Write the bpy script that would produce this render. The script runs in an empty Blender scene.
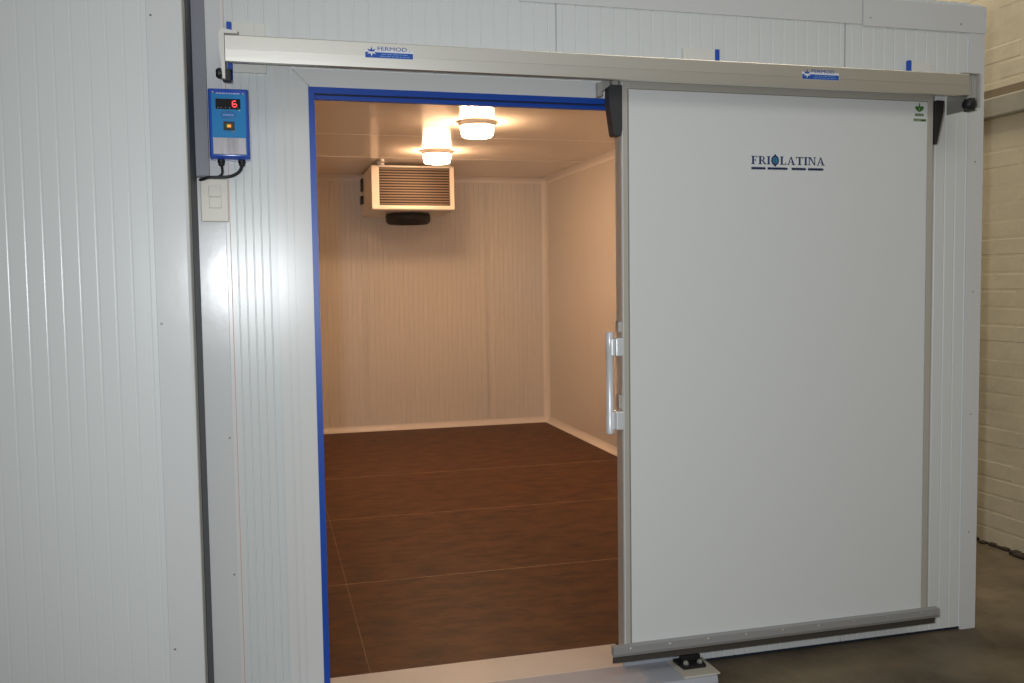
import bpy, bmesh, math, random
from mathutils import Vector, Matrix
random.seed(7)
SC = bpy.context.scene
COL = SC.collection
PI = math.pi

# ------------------------------------------------------------------ materials
def lin(c):
    c = c / 255.0
    return c / 12.92 if c <= .04045 else ((c + .055) / 1.055) ** 2.4
def rgb(r, g, b): return (lin(r), lin(g), lin(b), 1)

MATS = {}
def mat(name, col, rough=.5, metal=0., spec=.5, coat=0., emit=None, strength=0., var=0., var_scale=6., stretch=(1, 1, 1),
        bump=0., bump_scale=60., col2=None):
    if name in MATS: return MATS[name]
    m = bpy.data.materials.new(name); m.use_nodes = True
    nt = m.node_tree; b = nt.nodes['Principled BSDF']
    b.inputs['Base Color'].default_value = col
    b.inputs['Roughness'].default_value = rough
    b.inputs['Metallic'].default_value = metal
    b.inputs['Specular IOR Level'].default_value = spec
    b.inputs['Coat Weight'].default_value = coat
    if emit:
        b.inputs['Emission Color'].default_value = emit
        b.inputs['Emission Strength'].default_value = strength
    if var or bump:
        tc = nt.nodes.new('ShaderNodeTexCoord')
        mp = nt.nodes.new('ShaderNodeMapping'); mp.inputs['Scale'].default_value = stretch
        nt.links.new(tc.outputs['Object'], mp.inputs['Vector'])
    if var:
        n = nt.nodes.new('ShaderNodeTexNoise'); n.inputs['Scale'].default_value = var_scale
        n.inputs['Detail'].default_value = 6; n.inputs['Roughness'].default_value = .62
        r = nt.nodes.new('ShaderNodeValToRGB')
        r.color_ramp.elements[0].position = .32; r.color_ramp.elements[1].position = .68
        if col2 is None:
            c2 = tuple(min(1, x * (1 + var)) for x in col[:3]) + (1,)
            c1 = tuple(x * (1 - var) for x in col[:3]) + (1,)
        else: c1, c2 = col, col2
        r.color_ramp.elements[0].color = c1; r.color_ramp.elements[1].color = c2
        nt.links.new(mp.outputs[0], n.inputs['Vector']); nt.links.new(n.outputs['Fac'], r.inputs[0])
        nt.links.new(r.outputs[0], b.inputs['Base Color'])
    if bump:
        n = nt.nodes.new('ShaderNodeTexNoise'); n.inputs['Scale'].default_value = bump_scale
        n.inputs['Detail'].default_value = 4
        bp = nt.nodes.new('ShaderNodeBump'); bp.inputs['Strength'].default_value = bump
        bp.inputs['Distance'].default_value = .01
        nt.links.new(mp.outputs[0], n.inputs['Vector']); nt.links.new(n.outputs['Fac'], bp.inputs['Height'])
        nt.links.new(bp.outputs[0], b.inputs['Normal'])
    MATS[name] = m
    return m

M_panel = mat('white_coated_steel', rgb(222, 226, 226), .27, bump=.010, bump_scale=3)
M_flash = mat('white_steel_flashing', rgb(219, 221, 222), .2, bump=.035, bump_scale=14)
M_frame = mat('white_aluminium_frame', rgb(226, 227, 226), .25)
M_leaf = mat('white_laminate', rgb(224, 227, 227), .42)
M_int = mat('white_room_lining', rgb(226, 222, 214), .24, bump=.010, bump_scale=3)
M_ceil = mat('white_ceiling_lining', rgb(238, 231, 219), .17, spec=.25, bump=.012, bump_scale=4)
M_cove = mat('white_pvc_cove', rgb(238, 232, 224), .35)
M_alu = mat('brushed_aluminium', rgb(222, 220, 212), .44, .85, bump=.04, bump_scale=40, stretch=(.2, 30, 30))
M_alu2 = mat('door_edge_aluminium', rgb(202, 198, 188), .42, .3)
M_silver = mat('satin_silver', rgb(226, 229, 232), .3, .2)
M_groove = mat('grey_groove_tone', rgb(138, 136, 130), .6)
M_kick = mat('grey_kick_aluminium', rgb(160, 160, 160), .45, .2)
M_wiper = mat('grey_brown_rubber', rgb(74, 69, 64), .7)
M_plate = mat('beige_zinc_plate', rgb(208, 201, 184), .5, .1)
M_zinc = mat('zinc_steel', rgb(190, 188, 182), .4, .4)
M_blue = mat('blue_frame_vinyl', rgb(28, 78, 178), .35)
M_blueclip = mat('blue_plastic_clip', rgb(30, 84, 190), .4)
M_navy = mat('dark_navy', rgb(30, 40, 54), .55)
M_greylip = mat('grey_lip', rgb(150, 152, 146), .5)
M_black = mat('black_plastic', rgb(30, 31, 33), .5)
M_char = mat('charcoal_plastic', rgb(56, 57, 60), .5)
M_rubber = mat('black_rubber', rgb(26, 25, 24), .75)
M_cream = mat('cream_plastic', rgb(226, 226, 220), .5)
M_ivory = mat('ivory_switch_plastic', rgb(224, 220, 208), .35)
M_trunk = mat('grey_trunking_plastic', rgb(136, 138, 148), .5)
M_red = mat('red_protective_film', rgb(206, 150, 150), .5)
M_hallwall = mat('painted_brick', rgb(206, 196, 172), .75, var=.10, var_scale=2.2, bump=.6, bump_scale=7)
M_ledge = mat('grey_painted_ledge', rgb(158, 154, 140), .6, var=.08, var_scale=5, bump=.25, bump_scale=12)
M_ledge2 = mat('dark_painted_moulding', rgb(128, 114, 92), .6, var=.08, var_scale=5)
M_rubble = mat('dirty_plaster_rubble', rgb(58, 48, 38), .9, var=.4, var_scale=30)
M_conc = mat('worn_concrete', rgb(66, 54, 40), .62, var=.3, var_scale=1.9, col2=rgb(132, 118, 95), bump=.25, bump_scale=18)
M_ply = mat('brown_phenolic_plywood', rgb(60, 32, 14), .5, spec=.22, var=.2, var_scale=9, stretch=(.7, 1.3, 1), col2=rgb(104, 63, 33), bump=.06, bump_scale=45)
M_joint = mat('dusty_joint_filler', rgb(150, 122, 96), .8, var=.35, var_scale=14)
M_sill = mat('white_threshold_lining', rgb(226, 216, 202), .4, var=.04, var_scale=8)
M_step = mat('galvanised_threshold_plate', rgb(182, 186, 194), .5, .1)
M_dark = mat('dark_matte', rgb(46, 44, 42), .7)
M_casing = mat('evaporator_white_enamel', rgb(236, 226, 212), .32, .1)
M_fin = mat('aluminium_fin', rgb(124, 108, 92), .45, .3)
M_findark = mat('dark_coil_gap', rgb(34, 26, 20), .8)
M_lampbase = mat('white_lamp_base', rgb(236, 226, 214), .4)
M_glass = mat('lit_opal_glass', rgb(255, 236, 205), .3, emit=(1, .60, .34, 1), strength=87)
M_ink = mat('navy_ink', rgb(42, 60, 110), .5)
M_teal = mat('teal_ink', rgb(52, 128, 150), .5)
M_stblue = mat('sticker_blue', rgb(30, 84, 176), .45)
M_stwhite = mat('sticker_white', rgb(232, 234, 240), .45)
M_stlight = mat('sticker_pale_blue_text', rgb(112, 152, 216), .45)
M_green = mat('green_ink', rgb(62, 122, 44), .5)
M_green2 = mat('pale_green_ink', rgb(110, 140, 84), .5)
M_boxblue = mat('royal_blue_housing', rgb(52, 92, 200), .25)
M_face = mat('light_blue_faceplate', rgb(42, 138, 204), .2, coat=.6)
M_display = mat('black_display', rgb(22, 22, 26), .08, coat=1.)
M_digit = mat('red_led', rgb(230, 40, 44), .4, emit=(1, .05, .06, 1), strength=1.6)
M_orange = mat('orange_lamp_glow', rgb(226, 120, 30), .4, emit=(1, .33, .03, 1), strength=.9)
M_greenled = mat('green_switch_rim', rgb(70, 104, 40), .4)
M_label = mat('silver_label', rgb(188, 186, 192), .22, .35, var=.22, var_scale=40, stretch=(1, 1, .12))
M_cable = mat('black_cable', rgb(28, 30, 36), .45)
M_screw = mat('dull_screw', rgb(150, 150, 146), .4, .4)
M_screwb = mat('bright_screw', rgb(214, 214, 208), .3, .7)

# ------------------------------------------------------------------ mesh helpers
class MB:
    def __init__(s): s.bm = bmesh.new()
    def box(s, x0, x1, y0, y1, z0, z1, bev=0., seg=2):
        vs = [s.bm.verts.new((x, y, z)) for x in (x0, x1) for y in (y0, y1) for z in (z0, z1)]
        fs = [(0, 1, 3, 2), (4, 6, 7, 5), (0, 4, 5, 1), (2, 3, 7, 6), (0, 2, 6, 4), (1, 5, 7, 3)]
        faces = [s.bm.faces.new([vs[i] for i in f]) for f in fs]
        if bev:
            es = list({e for f in faces for e in f.edges})
            bmesh.ops.bevel(s.bm, geom=es, offset=bev, segments=seg, affect='EDGES', profile=.5)
        return s
    def prism(s, pts, y0, y1):
        """2-D outline in X,Z extruded along Y."""
        a = [s.bm.verts.new((x, y0, z)) for x, z in pts]; b = [s.bm.verts.new((x, y1, z)) for x, z in pts]
        n = len(pts)
        s.bm.faces.new(a); s.bm.faces.new(b[::-1])
        for i in range(n): s.bm.faces.new((a[i], b[i], b[(i + 1) % n], a[(i + 1) % n]))
        return s
    def prism_z(s, pts, z0, z1):
        """2-D outline in X,Y extruded along Z."""
        a = [s.bm.verts.new((x, y, z0)) for x, y in pts]; b = [s.bm.verts.new((x, y, z1)) for x, y in pts]
        n = len(pts)
        s.bm.faces.new(a); s.bm.faces.new(b[::-1])
        for i in range(n): s.bm.faces.new((a[i], b[i], b[(i + 1) % n], a[(i + 1) % n]))
        return s
    def prism_x(s, pts, x0, x1):
        """2-D outline in Y,Z extruded along X."""
        a = [s.bm.verts.new((x0, y, z)) for y, z in pts]; b = [s.bm.verts.new((x1, y, z)) for y, z in pts]
        n = len(pts)
        s.bm.faces.new(a); s.bm.faces.new(b[::-1])
        for i in range(n): s.bm.faces.new((a[i], b[i], b[(i + 1) % n], a[(i + 1) % n]))
        return s
    def lathe(s, prof, c=(0, 0, 0), axis='Z', n=40):
        """profile of (radius, height) turned about an axis through c."""
        rings = []
        for r, h in prof:
            ring = []
            for k in range(n):
                a = 2 * PI * k / n; u, v = r * math.cos(a), r * math.sin(a)
                p = {'Z': (u, v, h), 'Y': (u, h, v), 'X': (h, u, v)}[axis]
                ring.append(s.bm.verts.new((c[0] + p[0], c[1] + p[1], c[2] + p[2])))
            rings.append(ring)
        for a, b in zip(rings, rings[1:]):
            for k in range(n): s.bm.faces.new((a[k], a[(k + 1) % n], b[(k + 1) % n], b[k]))
        s.bm.faces.new(rings[0][::-1]); s.bm.faces.new(rings[-1])
        return s
    def cyl(s, c, r, h, axis='Z', n=24, bev=.0):
        if bev: return s.lathe([(r - bev, 0), (r, bev), (r, h - bev), (r - bev, h)], c, axis, n)
        return s.lathe([(r, 0), (r, h)], c, axis, n)
    def tube(s, pts, r, n=10, sub=6):
        P = [Vector(p) for p in pts]
        path = []
        for i in range(len(P) - 1):                       # Catmull-Rom
            p0, p1, p2, p3 = P[max(i - 1, 0)], P[i], P[i + 1], P[min(i + 2, len(P) - 1)]
            for k in range(sub):
                t = k / sub
                path.append(.5 * ((2 * p1) + (p2 - p0) * t + (2 * p0 - 5 * p1 + 4 * p2 - p3) * t * t + (3 * p1 - p0 - 3 * p2 + p3) * t ** 3))
        path.append(P[-1])
        rings = []
        ref = Vector((0, 1, 0.01)).normalized()
        for i, p in enumerate(path):
            t = (path[min(i + 1, len(path) - 1)] - path[max(i - 1, 0)]).normalized()
            u = t.cross(ref).normalized(); v = t.cross(u)
            rings.append([s.bm.verts.new(p + r * (math.cos(2 * PI * k / n) * u + math.sin(2 * PI * k / n) * v)) for k in range(n)])
        for a, b in zip(rings, rings[1:]):
            for k in range(n): s.bm.faces.new((a[k], a[(k + 1) % n], b[(k + 1) % n], b[k]))
        s.bm.faces.new(rings[0][::-1]); s.bm.faces.new(rings[-1])
        return s
    def ribs(s, x0, x1, z0, z1, pitch, w, d, y=0., back=.004, off=None):
        """sheet with vertical V-grooves; front face at y, grooves cut to y+d, closed at y+back."""
        pts = [(x0, y)]
        x = x0 + (pitch * .5 if off is None else off)
        while x + w / 2 < x1 - .001:
            if x - w / 2 > x0 + .0005:
                pts += [(x - w / 2, y), (x - w * .18, y + d), (x + w * .18, y + d), (x + w / 2, y)]
            x += pitch
        pts += [(x1, y)]
        lo = [s.bm.verts.new((px, py, z0)) for px, py in pts]; hi = [s.bm.verts.new((px, py, z1)) for px, py in pts]
        for i in range(len(pts) - 1): s.bm.faces.new((lo[i], lo[i + 1], hi[i + 1], hi[i]))
        return s
    def obj(s, name, m, parent=None, smooth=False, kind=None):
        bmesh.ops.recalc_face_normals(s.bm, faces=s.bm.faces[:])
        me = bpy.data.meshes.new(name)
        if smooth:
            for f in s.bm.faces: f.smooth = True
        s.bm.to_mesh(me); s.bm.free()
        if smooth:
            try: me.set_sharp_from_angle(angle=math.radians(38))
            except Exception: pass
        me.materials.append(m)
        o = bpy.data.objects.new(name, me); COL.objects.link(o)
        if parent is not None:
            o.parent = parent
            L = parent_world(parent)
            o.matrix_parent_inverse = Matrix.Translation(-L)
        if kind: o['kind'] = kind
        return o

def parent_world(p):
    """world position of a thing's empty; parts keep world coordinates in their own meshes."""
    return Vector((0, 0, 0)) if p.parent is not None else Vector(p.location)

def thing(name, label, cat, loc, group=None):
    o = bpy.data.objects.new(name, None); COL.objects.link(o)
    o.location = loc; o.empty_display_size = .1
    o['label'] = label; o['category'] = cat
    if group: o['group'] = group
    return o
def structure(mb, name, m, smooth=False): return mb.obj(name, m, None, smooth, 'structure')

def text_part(name, body, x, z, y, height, width, m, parent, depth=.0008, bold=0.):
    """raised lettering facing -Y; x,z is the lower left corner."""
    cu = bpy.data.curves.new(name, 'FONT'); cu.body = body; cu.size = 1; cu.extrude = .5; cu.offset = bold; cu.space_character = 1.0 + bold * 12
    to = bpy.data.objects.new(name, cu); COL.objects.link(to)
    bpy.context.view_layer.update()
    me = bpy.data.meshes.new_from_object(to.evaluated_get(bpy.context.evaluated_depsgraph_get()))
    bpy.data.objects.remove(to); bpy.data.curves.remove(cu)
    xs = [v.co.x for v in me.vertices]; ys = [v.co.y for v in me.vertices]
    sx, sy = width / (max(xs) - min(xs)), height / (max(ys) - min(ys))
    for v in me.vertices:
        a, b, c = v.co
        v.co = (x + (a - min(xs)) * sx, y + (0 if c < 0 else -depth), z + (b - min(ys)) * sy)
    me.name = name; me.materials.clear(); me.materials.append(m)
    o = bpy.data.objects.new(name, me); COL.objects.link(o); o.parent = parent
    o.matrix_parent_inverse = Matrix.Translation(-parent_world(parent))
    return o

def screw(x, y, z, parent, m=None, r=.003, name='screw'):
    return MB().lathe([(r, 0), (r, -.001), (r * .55, -.0022)], (x, y, z), 'Y', 12).obj(name, m or M_screw, parent)

# ================================================================== THE HALL
FZ = -.026                                            # concrete level
structure(MB().box(-6, 6, -7, 9, FZ - .15, FZ), 'floor', M_conc)

def brick_wall():
    """painted brick: courses pressed into the plaster."""
    b = MB()
    x0 = 3.33
    b.box(x0 + .0007, x0 + .3, -7, 9, FZ, 4.2)
    z = FZ; k = 0
    while z < 3.6:
        y = -1.2 - (k % 2) * .14
        while y < 6.2:
            j = random.uniform(-.0006, .0006)
            b.box(x0 + j, x0 + .016, y + .002, y + .278, z + .002, z + .083, .006, 2)
            y += .28
        z += .085; k += 1
    return b
structure(brick_wall(), 'wall_hall_right', M_hallwall)
structure(MB().box(-6, 6, 9, 9.2, FZ, 4.2), 'wall_hall_back', M_hallwall)
structure(MB().box(3.285, 3.342, -7, 9, 2.088, 2.185, .008), 'trim_1', M_ledge)
structure(MB().prism_z([(3.31, -7), (3.342, -7), (3.342, 9), (3.31, 9)], 2.185, 2.228), 'trim_2', M_ledge2)
# crumbled plaster along the foot of the brick wall
b = MB()
for i in range(70):
    y = -.6 + i * .05 + random.uniform(-.02, .02); r = random.uniform(.012, .03)
    b.box(3.325 - r * random.uniform(.6, 2.2), 3.345, y, y + random.uniform(.03, .08), FZ, FZ + r * random.uniform(.5, 1.1), .004, 1)
o = b.obj('plaster_rubble', M_rubble); o['kind'] = 'stuff'
o['label'] = 'dark crumbled plaster along the foot of the painted brick wall'; o['category'] = 'rubble'

# neighbouring chamber on the left, its face 0.3 m ahead of the open chamber
b = MB().box(-3.2, -.34, -.295, .1, FZ, 3.0)
b.ribs(-3.2, -.425, FZ, 3.0, .0415, .0075, .0005, -.3, off=.0415 * .25 + .0105)
structure(b, 'wall_left', M_panel)
b = MB().prism_z([(-.425, -.3005), (-.424, -.3025), (-.344, -.3025), (-.3365, -.300), (-.3365, -.289), (-.345, -.289), (-.345, -.297), (-.425, -.297)], FZ, 3.0)
fl = structure(b, 'trim_3', M_flash)
for z in (.34, 1.22, 2.02): screw(-.411 + .003 * math.sin(z * 9), -.3025, z, fl)
structure(MB().box(-.3415, -.3345, -.289, -.22, FZ, 3.0, .001), 'trim_4', M_greylip)
structure(MB().box(-.3415, -.333, -.22, -.001, FZ, 3.0, .001), 'trim_5', M_navy)  # dark navy strip along the left chamber's return face

# ================================================================== THE COLD ROOM SHELL
OX, OZ = 1.06, 1.914                                 # opening right side and head (left side at X = 0)
XR, ZTOP = 2.440, 2.315
JO = (.785, 1.853)                                   # upright panel joints
b = MB()
b.box(-.45, -.002, .012, .1, FZ + .012, ZTOP); b.box(-.002, OX, .012, .1, OZ + .002, ZTOP); b.box(OX, XR - .004, .012, .1, FZ + .012, ZTOP)
b.ribs(-.2425, -.105, FZ + .012, 2.02, .0233, .0042, .0034, 0., off=.0195)
edges = [-.2425, .0 + .785, 1.853, 2.36]
for i, (a, c) in enumerate(((-.2425, .783), (.787, 1.851), (1.855, 2.372))):
    b.ribs(a, c, 2.02, ZTOP, .0445, .007, .0016, 0.)
b.ribs(-.105, .0, 1.914, 2.02, 1, .005, .001, 0.); b.ribs(0., OX, 1.914, 2.02, 1, .005, .001, 0.)
b.ribs(OX, 1.852, FZ + .012, 2.02, .0445, .007, .0016, 0., off=.0105); b.ribs(1.8545, 2.372, FZ + .012, 2.02, .0445, .007, .0016, 0.)
b.ribs(-.105, 0, FZ + .012, 1.914, 1, .005, .001, 0.)
structure(b, 'wall_front', M_panel)
# corner flashings, head strip, red film edge
fl = structure(MB().box(-.333, -.2545, -.004, .004, FZ + .002, ZTOP + .2, .001), 'trim_6', M_flash)
for z in (.44, .86): screw(-.264, -.004, z, fl)
structure(MB().box(-.2545, -.2435, -.0025, .004, FZ + .002, ZTOP + .2, .0006), 'trim_7', M_frame)
structure(MB().box(-.2437, -.2422, -.003, .003, FZ + .002, ZTOP + .2), 'trim_8', M_red)
b = MB().prism_z([(2.372, .003), (2.373, -.004), (XR, -.004), (XR, .12), (XR - .003, .12), (XR - .003, .003)], FZ, 2.207)
fl = structure(b, 'trim_9', M_flash)
for z in (.35, .80, 1.26, 1.74): screw(2.405, -.004, z, fl)
b = MB().box(.66, 1.918, -.006, .004, 2.212, 2.302, .001)
structure(b, 'trim_10', M_flash)
b = MB().box(1.9215, XR + .002, -.008, .12, 2.207, 2.303, .001)
fl = structure(b, 'trim_11', M_flash)
for x in (1.95, 2.33): screw(x, -.008, 2.235, fl)
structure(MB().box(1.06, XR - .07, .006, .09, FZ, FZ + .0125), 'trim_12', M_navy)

# white mitred frame around the opening
b = MB()
for x0, x1, y in ((-.107, -.080, -.008), (-.080, -.076, -.001), (-.076, -.0575, -.012), (-.0575, -.0535, -.003), (-.0535, -.0005, -.010)):
    b.prism([(x0, FZ + .004), (x1, FZ + .004), (x1, OZ - x1 - .0022), (x0, OZ - x0 - .0022)], y, .003)
structure(b, 'trim_13', M_frame)
b = MB()
for z0, z1, y in ((.0005, .0535, -.010), (.0535, .0575, -.003), (.0575, .076, -.012), (.076, .080, -.001), (.080, .107, -.008)):
    b.prism([(-z0 + .0022, OZ + z0), (OX + .1, OZ + z0), (OX + .1, OZ + z1), (-z1 + .0022, OZ + z1)], y, .003)
structure(b, 'trim_14', M_frame)
# blue opening frame: front bead, dark gasket strip and lining
b = MB()
b.prism([(-.005, FZ + .004), (.0135, FZ + .004), (.0135, OZ - .0175), (OX, OZ - .0175), (OX, OZ + .001), (-.005, OZ + .001)], -.0115, .0)
b.box(.0, .0135, .0, .1, FZ + .004, OZ)
b.box(.0, OX, .016, .034, OZ - .031, OZ); b.box(.0, OX, .034, .1, OZ - .012, OZ)
b.box(OX - .0145, OX, .0, .1, .12, OZ)
structure(b, 'trim_15', M_blue)
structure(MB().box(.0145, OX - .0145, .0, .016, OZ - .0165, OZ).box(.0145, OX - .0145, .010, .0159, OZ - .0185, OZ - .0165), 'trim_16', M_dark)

# inside
YB, XI, ZC = 5.48, 2.43, 2.303
XL = -.5
b = MB()
b.box(XL - .04, XI + .006, YB + .015, YB + .1, FZ, ZTOP)
for a, c in ((XL, .716), (.723, 1.8355), (1.8425, XI)): b.ribs(a, c, FZ, ZC + .005, .0445, .010, .003, YB)
structure(b, 'wall_back', M_int)
b = MB()
for y0, y1 in ((.1, 1.08), (1.082, 2.172), (2.174, 3.239), (3.241, 4.289), (4.291, YB + .004)):
    b.box(XI, XI + .005, y0, y1, FZ, ZC + .008)
structure(b, 'wall_right', M_int)
structure(MB().box(XL - .04, XL, .1, YB + .004, FZ, ZC + .008), 'wall_inner_left', M_int)
structure(MB().box(XL, -.001, .1, .104, FZ, ZC), 'wall_inner_front', M_int)
b = MB()
for y0, y1 in ((.1, 1.08), (1.083, 2.172), (2.175, 3.2395), (3.2425, 4.2895), (4.2925, YB + .004)):
    b.box(XL - .04, XI + .006, y0, y1, ZC, ZC + .012, .0012, 1)
structure(b, 'ceiling', M_ceil)
structure(MB().box(XL - .04, XI, .1, YB, ZC + .0105, ZC + .0115), 'trim_17', M_cove)
b = MB()
for y in (1.0815, 2.1735, 3.241, 4.291): b.box(XL, XI, y - .005, y + .005, ZC - .0012, ZC + .002, .0008, 1)
structure(b, 'trim_26', M_cove)
# hollow sanitary coves
def cove(cx, cy, r=.048, n=6):
    """concave quarter profile in a corner at the origin, towards +a,+b."""
    return [(0, 0), (r, 0)] + [(r - r * math.sin(PI / 2 * k / n) * 1., r - r * math.cos(PI / 2 * k / n)) for k in range(1, n)] + [(0, r)]
P = cove(0, 0)
structure(MB().prism_x([(YB - a, .0 + c) for a, c in P], XL, XI), 'trim_18', M_cove, True)
structure(MB().prism_x([(YB - a, ZC - c) for a, c in P], XL, XI), 'trim_19', M_cove, True)
structure(MB().prism_z([(XI - a, YB - c) for a, c in P], 0, ZC), 'trim_20', M_cove, True)
structure(MB().prism([(XI - a, c) for a, c in P], .104, YB), 'trim_21', M_cove, True)
structure(MB().prism([(XI - a, ZC - c) for a, c in P], .104, YB), 'trim_22', M_cove, True)
# phenolic plywood sheets with dusty joints, white sill, steel threshold plate
b = MB()
for y0, y1 in ((.188, 1.155), (1.165, 2.309), (2.3215, 3.448), (3.4630, YB)):
    for x0, x1 in ((XL, .1582), (.1600, XI)): b.box(x0, x1, y0, y1, FZ, 0, .0008, 1)
structure(b, 'floor_cold_room', M_ply)
structure(MB().box(XL, XI, .188, YB, FZ, -.0006), 'trim_23', M_joint)
structure(MB().box(.0145, OX - .0145, .0, .188, FZ, 0., .002), 'trim_24', M_sill)
b = MB().prism_x([(-.001, FZ), (-.165, FZ), (-.165, FZ + .004), (-.16, -.003), (-.012, -.0005), (-.001, -.0005)], -.12, 1.275).box(1.0, 1.275, -.006, -.001, FZ, .022)
structure(b, 'trim_25', M_step)

# ================================================================== THINGS
# ---- sliding door leaf
LX0, LX1, LZ0, LZ1, LY = .968, 2.143, .085, 1.955, -.1
door = thing('sliding_door', 'large white sliding cold room door with grey metal edges, hanging right of the opening', 'door', (1.555, -.07, .05))
MB().box(LX0 + .012, LX1 - .012, LY + .004, LY + .054, LZ0, LZ1 - .012).box(LX0 + .026, LX1 - .026, LY + .0005, LY + .006, LZ0, LZ1 - .02, .0015).obj('panel', M_leaf, door)
b = MB()                                             # aluminium edge profile: left, right, top
W = .0265
b.prism_z([(LX0, LY + .005), (LX0 + .005, LY - .001), (LX0 + .0065, LY), (LX0 + .021, LY), (LX0 + .0215, LY + .003), (LX0 + W, LY + .003), (LX0 + W, LY + .05), (LX0 + .001, LY + .056), (LX0, LY + .055)], LZ0, LZ1)
b.prism_z([(LX1, LY + .002), (LX1 - .002, LY), (LX1 - .0225, LY), (LX1 - .0225, LY + .05), (LX1, LY + .055)], LZ0, LZ1)
b.prism_x([(LY, LZ1 - .0235), (LY, LZ1 - .001), (LY + .002, LZ1), (LY + .055, LZ1), (LY + .055, LZ1 - .0235)], LX0 + W, LX1 - .0225)
b.obj('edge_frame', M_alu2, door)
MB().prism_z([(LX0 - .0005, LY + .006), (LX0 + .001, LY - .0022), (LX0 + .0045, LY - .0025), (LX0 + .005, LY + .004)], LZ0 + .03, LZ1 - .004).obj('edge_highlight', M_silver, door)  # bright strip added; the edge highlight is put into its colour
MB().box(LX0 + .0215, LX0 + .0262, LY, LY + .004, LZ0, LZ1 - .024, .001).box(LX0 + .0262, LX1 - .023, LY, LY + .004, LZ1 - .0262, LZ1 - .0225, .001).obj('groove_tone', M_groove, door)  # grey strip; the groove's shade is put into its colour
kick = MB().prism_x([(LY, .118), (-.109, .120), (-.121, .116), (-.123, .094), (-.119, .084), (-.112, .081), (-.112, .086), (LY, .09)], .921, 2.178).obj('kick_strip', M_kick, door)
for i in range(9): screw(.9815 + i * .1405, -.1205, .108, kick, M_screwb, .0045)
MB().prism_x([(-.112, .09), (-.104, .09), (-.100, .058), (-.106, .058)], .925, 2.172).obj('wiper_strip', M_wiper, door)
MB().box(LX0 + .03, LX1 - .02, LY + .054, -.018, LZ0 + .01, 1.9).obj('rear_gasket', M_char, door)
# handle: a round grip standing off the edge on two clamps
hd = MB().lathe([(.0105, 0), (.0135, .003), (.0135, .06), (.0125, .062), (.0125, .27), (.0135, .272), (.0135, .328), (.0105, .333)], (.927, -.088, .819), 'Z', 28).obj('handle', M_silver, door, True)
for z0, z1 in ((1.073, 1.132), (.832, .893)):
    MB().box(.944, .972, -.103, -.058, z0, z1, .004).box(.932, .948, -.094, -.08, z0 + .012, z1 - .012, .002).obj('bracket', M_silver, hd)
    MB().box(.928, .9425, -.1035, -.078, z0 + .001, z1 - .001, .004).obj('clamp', M_silver, hd)
MB().box(.9605, .969, -.085, -.055, 1.15, 1.185, .001).box(.9605, .969, -.085, -.055, .90, .945, .001).obj('strike_plate', M_zinc, door)
# tapered plastic hanger covers on both upper corners and the hanger bracket
MB().prism([(.925, 1.933), (.930, 1.938), (.967, 1.938), (.967, 1.800), (.963, 1.779), (.941, 1.779), (.937, 1.787), (.9235, 1.882)], -.112, -.070).obj('hanger_cover', M_char, door)
MB().prism([(2.144, 1.934), (2.176, 1.934), (2.174, 1.896), (2.148, 1.782), (2.144, 1.782)], -.112, -.062).obj('hanger_cover', M_black, door)
MB().box(.900, .914, -.075, -.05, 1.908, 1.952, .001).box(.914, .936, -.085, -.06, 1.932, 1.956, .002).box(.912, .917, -.09, -.05, 1.925, 1.955).obj('hanger_bracket', M_zinc, door)
MB().cyl((.95, -.098, 1.948), .011, .03, 'Y', 20, .002).obj('hanger_roller', M_zinc, door, True)
MB().box(2.135, 2.15, -.085, -.06, 1.936, 1.958, .002).obj('hanger_bracket', M_zinc, door)
# lettering on the leaf (serif capitals)
def arc(cx, cz, rx, rz, rx2, rz2, a0, a1, n=10):
    out = [(cx + rx * math.cos(a0 + (a1 - a0) * k / n), cz + rz * math.sin(a0 + (a1 - a0) * k / n)) for k in range(n + 1)]
    inn = [(cx + rx2 * math.cos(a0 + (a1 - a0) * k / n), cz + rz2 * math.sin(a0 + (a1 - a0) * k / n)) for k in range(n + 1)]
    return [[out[i], out[i + 1], inn[i + 1], inn[i]] for i in range(n)]
def R_(x0, x1, z0, z1): return [(x0, z0), (x1, z0), (x1, z1), (x0, z1)]
def glyph(c):
    S = .19; f = .08
    foot = lambda x: R_(x - .09, x + S + .09, 0, f)
    head = lambda x: R_(x - .09, x + S + .09, 1 - f, 1)
    if c == 'I': return [R_(.1, .1 + S, 0, 1), foot(.1), head(.1)], .36
    if c == 'F': return [R_(.1, .1 + S, 0, 1), foot(.1), R_(.01, .62, 1 - .08, 1), R_(.55, .62, .78, 1), R_(.2, .48, .46, .54), R_(.42, .48, .38, .62)], .66
    if c == 'L': return [R_(.1, .1 + S, 0, 1), head(.1), R_(.01, .64, 0, .08), R_(.57, .64, 0, .26)], .68
    if c == 'T': return [R_(.29, .29 + S, 0, 1), foot(.29), R_(.0, .74, 1 - .08, 1), R_(.0, .07, .76, 1), R_(.67, .74, .76, 1)], .76
    if c == 'N': return [R_(.1, .18, 0, 1), R_(.01, .27, 0, f), R_(.0, .24, 1 - f, 1), [(.1, 1), (.29, 1), (.76, 0), (.66, 0)], R_(.68, .76, 0, 1), R_(.59, .85, 1 - f, 1)], .86
    if c == 'A': return [[(.08, 0), (.16, 0), (.42, .86), (.38, 1)], [(.36, 1), (.46, 1), (.78, 0), (.59, 0)], R_(.22, .6, .3, .37), R_(0, .25, 0, f), R_(.5, .87, 0, f)], .86
    if c == 'R': return [R_(.1, .1 + S, 0, 1), foot(.1), R_(.01, .4, 1 - .07, 1), R_(.2, .4, .46, .53)] + arc(.38, .73, .27, .27, .12, .2, -PI / 2, PI / 2) + [[(.34, .5), (.5, .5), (.8, 0), (.62, 0)], R_(.6, .84, 0, f)], .8
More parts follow.
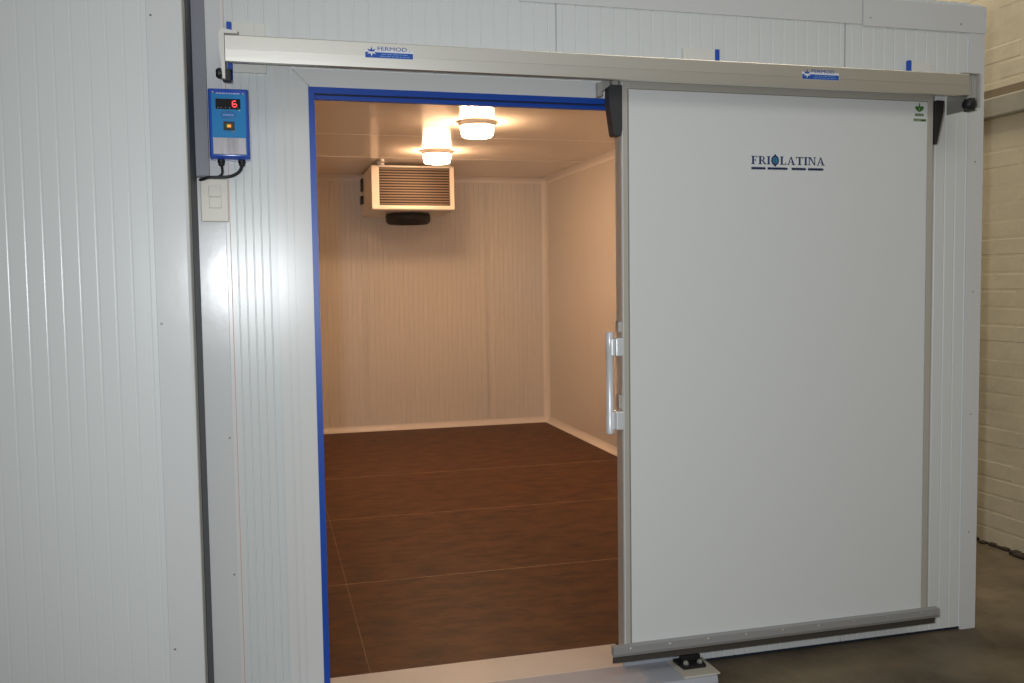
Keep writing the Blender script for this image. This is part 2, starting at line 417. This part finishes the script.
def word(s, x0, x1, z0, z1, y):
    items = [(c, glyph(c)) if c != 'O' else (c, (None, .86)) for c in s]
    tot = sum(w for _, (_, w) in items) + .07 * (len(s) - 1)
    k = (x1 - x0) / tot; h = z1 - z0; x = 0; polys = []; ocx = None
    for c, (ps, w) in items:
        if ps is None: ocx = x0 + k * (x + w / 2)
        else:
            for p in ps: polys.append([(x0 + k * (x + a), z0 + h * b_) for a, b_ in p])
        x += w + .07
    return polys, ocx, k
LYP = LY + .0005
polys, ocx, kk = word('FRIOLATINA', 1.430, 1.709, 1.7005, 1.7275, LYP)
b = MB()
for p in polys: b.prism(p, LYP - .0008, LYP + .0002)
bar = [(751.3, 765.2), (767.3, 787.4), (791.3, 806), (808, 823.8)]
for a, c in bar:
    xa, xc = 1.430 + (a - 751) * .279 / 74, 1.430 + (c - 751) * .279 / 74
    b.prism(R_(xa, xc, 1.6845, 1.6895), LYP - .0008, LYP + .0002)
    x = xa
    while x < xc - .004:                             # fine print under the name reads as a dark line
        b.prism(R_(x, x + .0032, 1.6825, 1.6915), LYP - .0008, LYP + .0002); x += .0052
lt = b.obj('brand_lettering', M_ink, door)
oz = 1.714
b = MB()
for q in arc(ocx, oz, .0145, .0165, .0095, .0105, 0, 2 * PI, 28): b.prism(q, LYP - .0009, LYP + .0002)
for sgn in (1, -1): b.prism([(ocx - .006, oz + sgn * .014), (ocx + .006, oz + sgn * .014), (ocx, oz + sgn * .0215)], LYP - .0009, LYP + .0002)
b.prism(R_(ocx - .001, ocx + .001, oz - .01, oz + .01), LYP - .0011, LYP)
b.obj('globe_ring', M_ink, lt)
MB().lathe([(.0098, 0), (.0098, -.0009)], (ocx, LYP, oz), 'Y', 24).obj('globe', M_teal, lt)
# small green mark by the upper right corner
gx, gz = 2.0845, 1.905
b = MB()
b.prism([(gx - .003, gz + .002), (gx + .003, gz + .002), (gx + .002, gz + .019), (gx - .002, gz + .019)], LYP - .0008, LYP + .0002)
for sx in (-1, 1):
    b.prism([(gx, gz - .012), (gx + sx * .012, gz - .006), (gx + sx * .019, gz + .004), (gx + sx * .013, gz + .009), (gx + sx * .002, gz + .007)], LYP - .0008, LYP + .0002)
leafm = b.obj('green_emblem', M_green, door)
b = MB()
for z, x0, x1 in ((1.8835, 2.067, 2.101), (1.8655, 2.0605, 2.1105)):
    x = x0
    while x < x1:
        b.prism(R_(x, x + .0036, z - .0045, z + .0050), LYP - .0008, LYP + .0002)
        b.prism(R_(x, x + .005, z - .0028 + random.choice((0, .0045)), z - .0012 + random.choice((0, .003))), LYP - .0008, LYP + .0002)
        x += .0052
b.obj('green_lettering', M_green2, leafm)

# ---- overhead rail
RY = -.17
rail = thing('door_rail', 'long aluminium sliding door rail along the wall above the opening', 'rail', (1.0, -.08, 1.975))
b = MB().prism_x([(RY + .006, 1.940), (RY, 1.943), (RY - .0006, 1.9535), (RY + .0006, 1.9536), (RY - .0004, 1.9757), (RY + .0014, 1.9758), (RY + .0014, 1.9768), (RY - .0002, 1.9769), (RY - .0008, 2.013), (RY + .004, 2.016), (-.05, 2.016), (-.02, 2.016), (-.02, 2.0085), (-.055, 2.0085), (RY + .008, 2.008), (RY + .006, 2.004), (RY + .0075, 1.940)], -.2355, 2.229)
b.obj('track', M_alu, rail)
MB().box(-.23, 2.224, RY + .012, -.124, 1.955, 1.975).obj('runner_bar', M_dark, rail)
MB().prism_x([(-.124, 1.965), (-.118, 1.965), (-.026, 2.0), (-.026, 2.006), (-.12, 2.006)], -.2, 2.2).obj('wall_cleat', M_dark, rail)
def end_stop(x, sgn, m):
    bp = MB().prism([(x, 2.0175), (x + sgn * .033, 2.0175), (x + sgn * .033, 2.024), (x - sgn * .005, 2.030), (x - sgn * .016, 2.022), (x - sgn * .017, 1.995), (x - sgn * .009, 1.893), (x - sgn * .002, 1.893), (x - sgn * .002, 2.0175)], -.178, -.15).obj('end_bracket', m, rail)
    return bp
e = end_stop(-.235, 1, M_cream)
MB().box(-.245, -.223, -.165, -.137, 1.889, 1.924, .003).obj('bumper', M_black, e)
MB().lathe([(.010, -.262), (.015, -.256), (.015, -.249), (.007, -.249), (.007, -.243)], (0, -.164, 1.909), 'X', 20).obj('bumper_knob', M_black, e, True)
b = MB().box(2.2745, 2.2785, -.16, -.006, 1.905, 2.0225, .001).box(2.205, 2.2785, -.162, -.03, 2.0185, 2.0225, .001).box(2.238, 2.2755, -.150, -.146, 1.925, 2.019, .001).box(2.252, 2.258, -.156, -.149, 1.93, 2.018, .001)
e = b.obj('end_bracket', M_zinc, rail)
MB().lathe([(.006, -.182), (.015, -.179), (.020, -.173), (.0215, -.166), (.0205, -.161), (.017, -.145)], (2.238, 0, 1.914), 'Y', 26).obj('bumper_knob', M_black, e, True)
MB().box(2.25, 2.273, -.152, -.12, 1.895, 1.940, .002).obj('bumper', M_char, e)
def plate(x0, x1, blue_right, cut=None):
    b = MB()
    b.box(x0, x1, -.012, -.0015, 1.948, 2.094, .0015)
    if cut: b.box(x0 + cut[0], x0 + cut[1], -.0145, -.01, 1.95, 2.0935, .001)
    b.box(x0 + .02, x0 + .028, -.026, -.01, 1.99, 2.03); b.box(x1 - .028, x1 - .02, -.026, -.01, 1.99, 2.03)
    p = b.obj('mounting_plate', M_cream, rail)
    bx = (x1 + .0005, x1 + .0165) if blue_right else (x0 - .0145, x0 - .0005)
    MB().box(bx[0], bx[1], -.015, -.0015, 1.925, 2.0935, .002).obj('plate_clip', M_blueclip, p)
plate(-.2205, -.125, False, (.064, .095))
plate(1.226, 1.3425, True, (.012, .116))
plate(2.118, 2.2, False)
def sticker(x0, x1, z0, z1):
    y = RY + .0008
    st = MB().box(x0, x1, y - .0013, y + .004, z0, z1).obj('sticker', M_stwhite, rail)
    zm = z0 + (z1 - z0) * .46; yy = y - .0013
    w, h = x1 - x0, z1 - z0
    MB().box(x0 + .0008, x1 - .0008, yy - .0004, yy, z0 + .0008, zm).obj('band', M_stblue, st)
    text_part('lettering', 'FERMOD', x0 + w * .26, zm + h * .14, yy, h * .31, w * .61, M_stblue, st, .0006, .0)
    MB().box(x1 - w * .085, x1 - w * .065, yy - .0005, yy, zm + h * .14, zm + h * .18).obj('mark', M_stblue, st)
    cx, cz, r = x0 + w * .135, z0 + h * .5, h * .4
    def star(name, upper, m):
        b = MB()
        for k in range(6):
            a = PI / 2 + k * PI / 3
            t = (cx + r * math.cos(a), cz + r * math.sin(a))
            l_ = (cx + r * .42 * math.cos(a + .5), cz + r * .42 * math.sin(a + .5)); r_ = (cx + r * .42 * math.cos(a - .5), cz + r * .42 * math.sin(a - .5))
            if (math.sin(a) > 0) == upper: b.prism([(cx, cz), r_, t, l_], yy - .0007, yy)
        b.obj(name, m, st)
    star('emblem', True, M_stblue); star('emblem', False, M_stwhite)
    b = MB()
    for z, f0, f1 in ((z0 + h * .29, .34, .9), (z0 + h * .12, .30, .93)):
        x = x0 + w * f0
        while x < x0 + w * f1:
            l = w * random.uniform(.05, .13)
            b.box(x, min(x + l, x0 + w * f1), yy - .0007, yy, z, z + h * .075); x += l + w * .018
    b.obj('small_print', M_stlight, st)
sticker(.151, .291, 1.9705, 2.0065)
sticker(1.575, 1.713, 1.9705, 2.0065)

# ---- controller box
CX, CZ0, CZ1 = -.291, 1.687, 1.888
box = thing('controller_box', 'blue cold room controller box with red digit display, left of the opening', 'controller', (-.23, -.004, 1.68))
k = .00271
def px(x): return CX + (x - 208.5) * k
def pz(y): return CZ1 - (y - 89) * .0028
hs = MB().box(CX, CX + .1125, -.066, -.004, CZ0, CZ1, .005, 3).obj('housing', M_boxblue, box, True)
MB().box(CX + .003, CX + .1095, -.080, -.0655, CZ0 + .003, CZ1 - .003, .004, 3).obj('cover_rim', M_boxblue, hs, True)
fc = MB().box(px(212), px(247), -.0825, -.079, CZ0 + .009, CZ1 - .016, .001).obj('faceplate', M_face, box)
b = MB(); x = px(217)
while x < px(241):
    l = random.uniform(.004, .009); b.box(x, x + l, -.0832, -.082, pz(95.7), pz(94.5)); x += l + .002
b.obj('heading_print', mat('pale_lilac_print', rgb(196, 190, 228), .4), fc)
ds = MB().box(px(216.4), px(241.8), -.0850, -.0815, pz(111.3), pz(100.6), .0015).obj('display', M_display, box)
def seg7(x, z, w, h, segs, parent):
    t = w * .2; b = MB(); y0, y1 = -.0856, -.0848
    g = {'a': (x + t, x + w - t, z + h - t, z + h), 'g': (x + t, x + w - t, z + h / 2 - t / 2, z + h / 2 + t / 2), 'd': (x + t, x + w - t, z, z + t),
         'f': (x, x + t, z + h / 2, z + h - t), 'e': (x, x + t, z + t, z + h / 2), 'b': (x + w - t, x + w, z + h / 2, z + h - t), 'c': (x + w - t, x + w, z + t, z + h / 2)}
    for s_ in segs: q = g[s_]; b.box(q[0], q[1], y0, y1, q[2], q[3])
    b.obj('digit', M_digit, parent)
seg7(px(233.2), pz(109.2), .0135, .019, 'adefgc', ds)
for xx in (218.5, 221.5, 226, 230, 238.5):
    MB().box(px(xx), px(xx) + .003, -.0856, -.0848, pz(110.4), pz(109.5)).obj('display_mark', mat('grey_print', rgb(120, 120, 128), .4), ds)
b = MB()
for q in arc(px(229), pz(117), .0215, .0105, .0185, .0082, 0, 2 * PI, 28): b.prism(q, -.0835, -.082)
for q in arc(px(229), pz(117), .0105, .0075, .009, .006, 0, 2 * PI, 20): b.prism(q, -.0835, -.082)
em = b.obj('emblem', mat('dark_blue_print', rgb(24, 84, 150), .4), fc)
MB().box(px(223.5), px(234.5), -.0838, -.082, pz(117.7), pz(116.3)).obj('emblem_print', M_stlight, em)
sw = MB().box(px(224), px(235), -.0865, -.0815, pz(132.6), pz(123.8), .0015).obj('power_switch', M_black, box)
MB().box(px(226.2), px(233), -.0885, -.086, pz(130.8), pz(126), .001).obj('switch_rim', M_greenled, sw)
MB().box(px(227.8), px(231.2), -.0892, -.0884, pz(129.8), pz(127.2), .0003).obj('switch_lamp', M_orange, sw)
MB().box(px(212.6), px(246.4), -.0845, -.0815, pz(157.2), pz(140.2), .001).obj('label_plate', M_label, box)
for xx, yy_ in ((214, 94), (244.5, 95), (240.3, 111.8), (233.8, 133.4), (214.5, 155.5), (244, 155.5)):
    MB().lathe([(.0032, 0), (.0032, -.001), (.0018, -.0026), (.0004, -.003)], (px(xx), -.0815, pz(yy_)), 'Y', 12).obj('cover_screw', M_screwb, fc, True)
for xx in (219.6, 241):
    MB().lathe([(.008, 0), (.0105, -.002), (.0105, -.010), (.0085, -.011), (.0085, -.017), (.005, -.020)], (px(xx), -.04, CZ0 + .001), 'Z', 18).obj('cable_gland', M_black, box, True)
MB().tube([(px(219.6), -.04, CZ0 - .015), (px(220.4), -.041, CZ0 - .030), (px(219.8), -.043, CZ0 - .042), (px(216), -.046, CZ0 - .0505)], .0034).obj('cable', M_cable, box, True)
MB().tube([(px(241), -.04, CZ0 - .015), (px(239), -.043, CZ0 - .030), (px(234), -.048, CZ0 - .0425), (px(226), -.052, CZ0 - .0505), (px(214), -.054, CZ0 - .0525), (px(206), -.053, CZ0 - .053), (px(200), -.045, CZ0 - .058), (px(197), -.03, CZ0 - .058)], .0044).obj('cable', M_cable, box, True)

# ---- grey trunking in the corner
tr = thing('cable_trunking', 'grey upright cable trunking in the corner beside the blue controller box', 'trunking', (-.312, -.004, 1.637))
MB().box(-.3325, -.2955, -.0405, -.0045, 1.637, ZTOP + .2, .0015).obj('channel', M_trunk, tr)
MB().box(-.3315, -.2945, -.0425, -.039, 1.640, ZTOP + .2, .001).obj('cover', M_trunk, tr)

# ---- light switch
ls = thing('light_switch', 'ivory double light switch on the flashing below the controller box', 'switch', (-.285, -.004, 1.51))
MB().box(-.3240, -.2450, -.013, -.004, 1.508, 1.6345, .003, 2).obj('cover_plate', M_ivory, ls)
MB().box(-.300, -.265, -.0165, -.0125, 1.5825, 1.6145, .0015).obj('rocker', M_ivory, ls)
MB().box(-.300, -.265, -.0155, -.0125, 1.5485, 1.580, .0015).obj('rocker', M_ivory, ls)

# ---- floor guide roller under the leaf
fg = thing('floor_guide', 'black door guide block bolted to a steel plate on the floor under the door', 'door guide', (1.225, -.09, 0))
gp = MB().prism_z([(1.164, -.012), (1.290, -.012), (1.290, -.150), (1.160, -.150)], -.0035, .001).obj('plate', M_plate, fg)
gb = MB().prism_z([(1.176, -.022), (1.274, -.022), (1.264, -.098), (1.183, -.098)], .001, .011).obj('block', M_rubber, fg)
MB().box(1.195, 1.262, -.058, -.03, .011, .032, .003).obj('guide_block', M_rubber, gb)
for x in (1.199, 1.250):
    MB().lathe([(.010, .011), (.010, .018), (.0065, .019), (.0065, .0225), (.004, .024)], (x, -.078, 0), 'Z', 6).obj('bolt', M_screwb, fg)

# ---- two bulkhead lamps on the ceiling
def lamp(label, x, y):
    t = thing('ceiling_light', label, 'lamp', (x, y, ZC), 'round bulkhead lamps on the cold room ceiling')
    MB().lathe([(.088, ZC), (.114, ZC - .001), (.116, ZC - .010), (.112, ZC - .020), (.108, ZC - .028), (.094, ZC - .030)], (x, y, 0), 'Z', 40).obj('base', M_lampbase, t, True)
    for s_ in (-1, 1):
        MB().box(x + s_ * .122 - .008, x + s_ * .122 + .008, y - .01, y + .01, ZC - .012, ZC - .001, .003).obj('lug', M_zinc, t)
    MB().lathe([(.098, ZC - .024), (.103, ZC - .032), (.103, ZC - .042), (.098, ZC - .068), (.093, ZC - .084), (.083, ZC - .091), (.04, ZC - .095), (.002, ZC - .096)], (x, y, 0), 'Z', 40).obj('diffuser', M_glass, t, True)
lamp('round lit bulkhead lamp on the ceiling, the nearer and larger of two', 1.124, 2.65)
lamp('round lit bulkhead lamp just above the evaporator, the farther of two', 1.098, 3.88)

# ---- evaporator
EX0, EX1, EY0, EY1, EZ0, EZ1 = .692, 1.369, 4.60, 5.37, 1.932, 2.284
ev = thing('evaporator_unit', 'white evaporator cooler with dark louvred coil hung from the ceiling at the back', 'evaporator', (1.035, 4.98, EZ1))
b = MB()
b.box(EX0, EX1, EY0 + .03, EY1, EZ0, EZ1, .004)
b.box(EX0, EX0 + .062, EY0, EY0 + .05, EZ0, EZ1, .004); b.box(EX1 - .036, EX1, EY0, EY0 + .05, EZ0, EZ1, .004)
b.box(EX0, EX1, EY0, EY0 + .05, EZ1 - .014, EZ1, .003); b.box(EX0, EX1, EY0 - .004, EY0 + .05, EZ0, EZ0 + .032, .004)
b.obj('casing', M_casing, ev)
co = MB().box(EX0 + .062, EX1 - .036, EY0 + .022, EY0 + .031, EZ0 + .03, EZ1 - .012).obj('coil', M_findark, ev)
nf = 14; zz0, zz1 = EZ0 + .034, EZ1 - .016; st_ = (zz1 - zz0) / nf
b = MB()
for i in range(nf):
    z = zz0 + (i + .5) * st_
    b.prism_x([(EY0 + .004, z - st_ * .24), (EY0 + .006, z - st_ * .32), (EY0 + .024, z + st_ * .10), (EY0 + .024, z + st_ * .32), (EY0 + .004, z + st_ * .22)], EX0 + .0615, EX1 - .0355)
b.obj('louvre', M_fin, co)
MB().prism([(EX0 + .01, EZ0 - .006), (EX1 - .01, EZ0 - .006), (EX1, EZ0 + .002), (EX0, EZ0 + .002)], EY0 + .03, EY1 - .01).obj('drip_tray', M_casing, ev)
fx, fy, fr = 1.037, 4.98, .185
fan = MB().lathe([(fr * .8, EZ0 - .004), (fr, EZ0 - .010), (fr * 1.03, EZ0 - .03), (fr * 1.02, EZ0 - .07), (fr * .95, EZ0 - .088), (fr * .88, EZ0 - .094), (fr * .86, EZ0 - .085), (fr * .84, EZ0 - .03), (.02, EZ0 - .03)], (fx, fy, 0), 'Z', 40).obj('fan_ring', M_black, ev, True)
b = MB()
for r in (.04, .075, .11, .145):
    b.lathe([(r - .002, EZ0 - .094), (r + .002, EZ0 - .094), (r + .002, EZ0 - .090), (r - .002, EZ0 - .090)], (fx, fy, 0), 'Z', 32)
for q in range(4):
    a = q * PI / 4; c, s_ = math.cos(a), math.sin(a); w = .003
    b.prism_z([(fx + fr * .88 * c - w * s_, fy + fr * .88 * s_ + w * c), (fx - fr * .88 * c - w * s_, fy - fr * .88 * s_ + w * c), (fx - fr * .88 * c + w * s_, fy - fr * .88 * s_ - w * c), (fx + fr * .88 * c + w * s_, fy + fr * .88 * s_ - w * c)], EZ0 - .094, EZ0 - .090)
b.obj('fan_guard', M_black, fan)
MB().cyl((fx, fy, EZ0 - .088), .04, .05, 'Z', 24).obj('motor_hub', M_char, fan, True)
MB().box(.74, .80, 4.60, 4.65, EZ1, ZC, .002).obj('hanger', M_zinc, ev); MB().box(1.29, 1.345, 4.61, 4.66, EZ1, ZC, .002).obj('hanger', M_zinc, ev)
MB().lathe([(.022, ZC - .014), (.022, ZC)], (.752, 4.4, 0), 'Z', 16).tube([(.752, 4.4, ZC - .010), (.752, 4.50, ZC - .012), (.752, 4.585, ZC - .02)], .006).tube([(.72, 4.42, ZC - .012), (.79, 4.42, ZC - .012)], .007).obj('pipe_fitting', M_zinc, ev, True)
MB().box(EX0 - .022, EX0, 5.24, 5.34, 2.03, 2.10, .003).obj('side_connector', M_black, ev); MB().box(EX0 - .016, EX0, 5.24, 5.34, 2.14, 2.25, .003).obj('side_connector', M_black, ev)

# ================================================================== LIGHTS AND CAMERA
def light(name, kind, loc, energy, col, **kw):
    l = bpy.data.lights.new(name, kind); l.energy = energy; l.color = col
    for a, v in kw.items(): setattr(l, a, v)
    o = bpy.data.objects.new(name, l); COL.objects.link(o); o.location = loc
    return o
fl = light('camera_flash', 'SPOT', (-.24, -2.84, 1.36), 126, (.93, .97, 1.0), shadow_soft_size=.03, spot_size=math.radians(120), spot_blend=1.)
fl.rotation_euler = (Vector((1.0, 0, 1.2)) - fl.location).to_track_quat('-Z', 'Y').to_euler()
hl = light('hall_ambient_fill', 'AREA', (1.2, -3.6, 4.6), 42, (1., .96, .90), shape='RECTANGLE', size=4., size_y=2.)  # unseen overhead area light added for the hall's ambient level
hl2 = light('hall_side_lamp', 'AREA', (2.4, 1.6, 4.6), 66, (1., .87, .66), shape='RECTANGLE', size=1.6, size_y=2.4)
for nm, x, y in (('cold_room_bulb', 1.124, 2.65), ('cold_room_bulb', 1.098, 3.88)):
    light(nm, 'AREA', (x, y, ZC - .099), 1.8, (1, .58, .325), shape='DISK', size=.15)
w = bpy.data.worlds.new('hall_air'); SC.world = w; w.use_nodes = True
bg = w.node_tree.nodes['Background']; bg.inputs[0].default_value = (.94, .95, .95, 1); bg.inputs[1].default_value = .16

cam = bpy.data.cameras.new('camera'); cam.sensor_width = 36; cam.lens = 919.99 / 1024 * 36
co = bpy.data.objects.new('camera', cam); COL.objects.link(co)
r = Vector((.96637486, -.25675601, -.01399956)); u = Vector((.02933862, .05600864, .99799914)); f = Vector((.25545818, .964852, -.06165821))
co.matrix_world = Matrix(((r.x, u.x, -f.x, -.14167), (r.y, u.y, -f.y, -2.88797), (r.z, u.z, -f.z, 1.31), (0, 0, 0, 1)))
SC.camera = co
vs = SC.view_settings
SC.display_settings.display_device = 'sRGB'
vs.view_transform = 'Standard'; vs.look = 'None'; vs.gamma = 1; vs.exposure = .1; vs.use_curve_mapping = False
SC.cycles.use_denoising = True
SC.cycles.max_bounces = 10; SC.cycles.diffuse_bounces = 6
SC.cycles.sample_clamp_indirect = 8
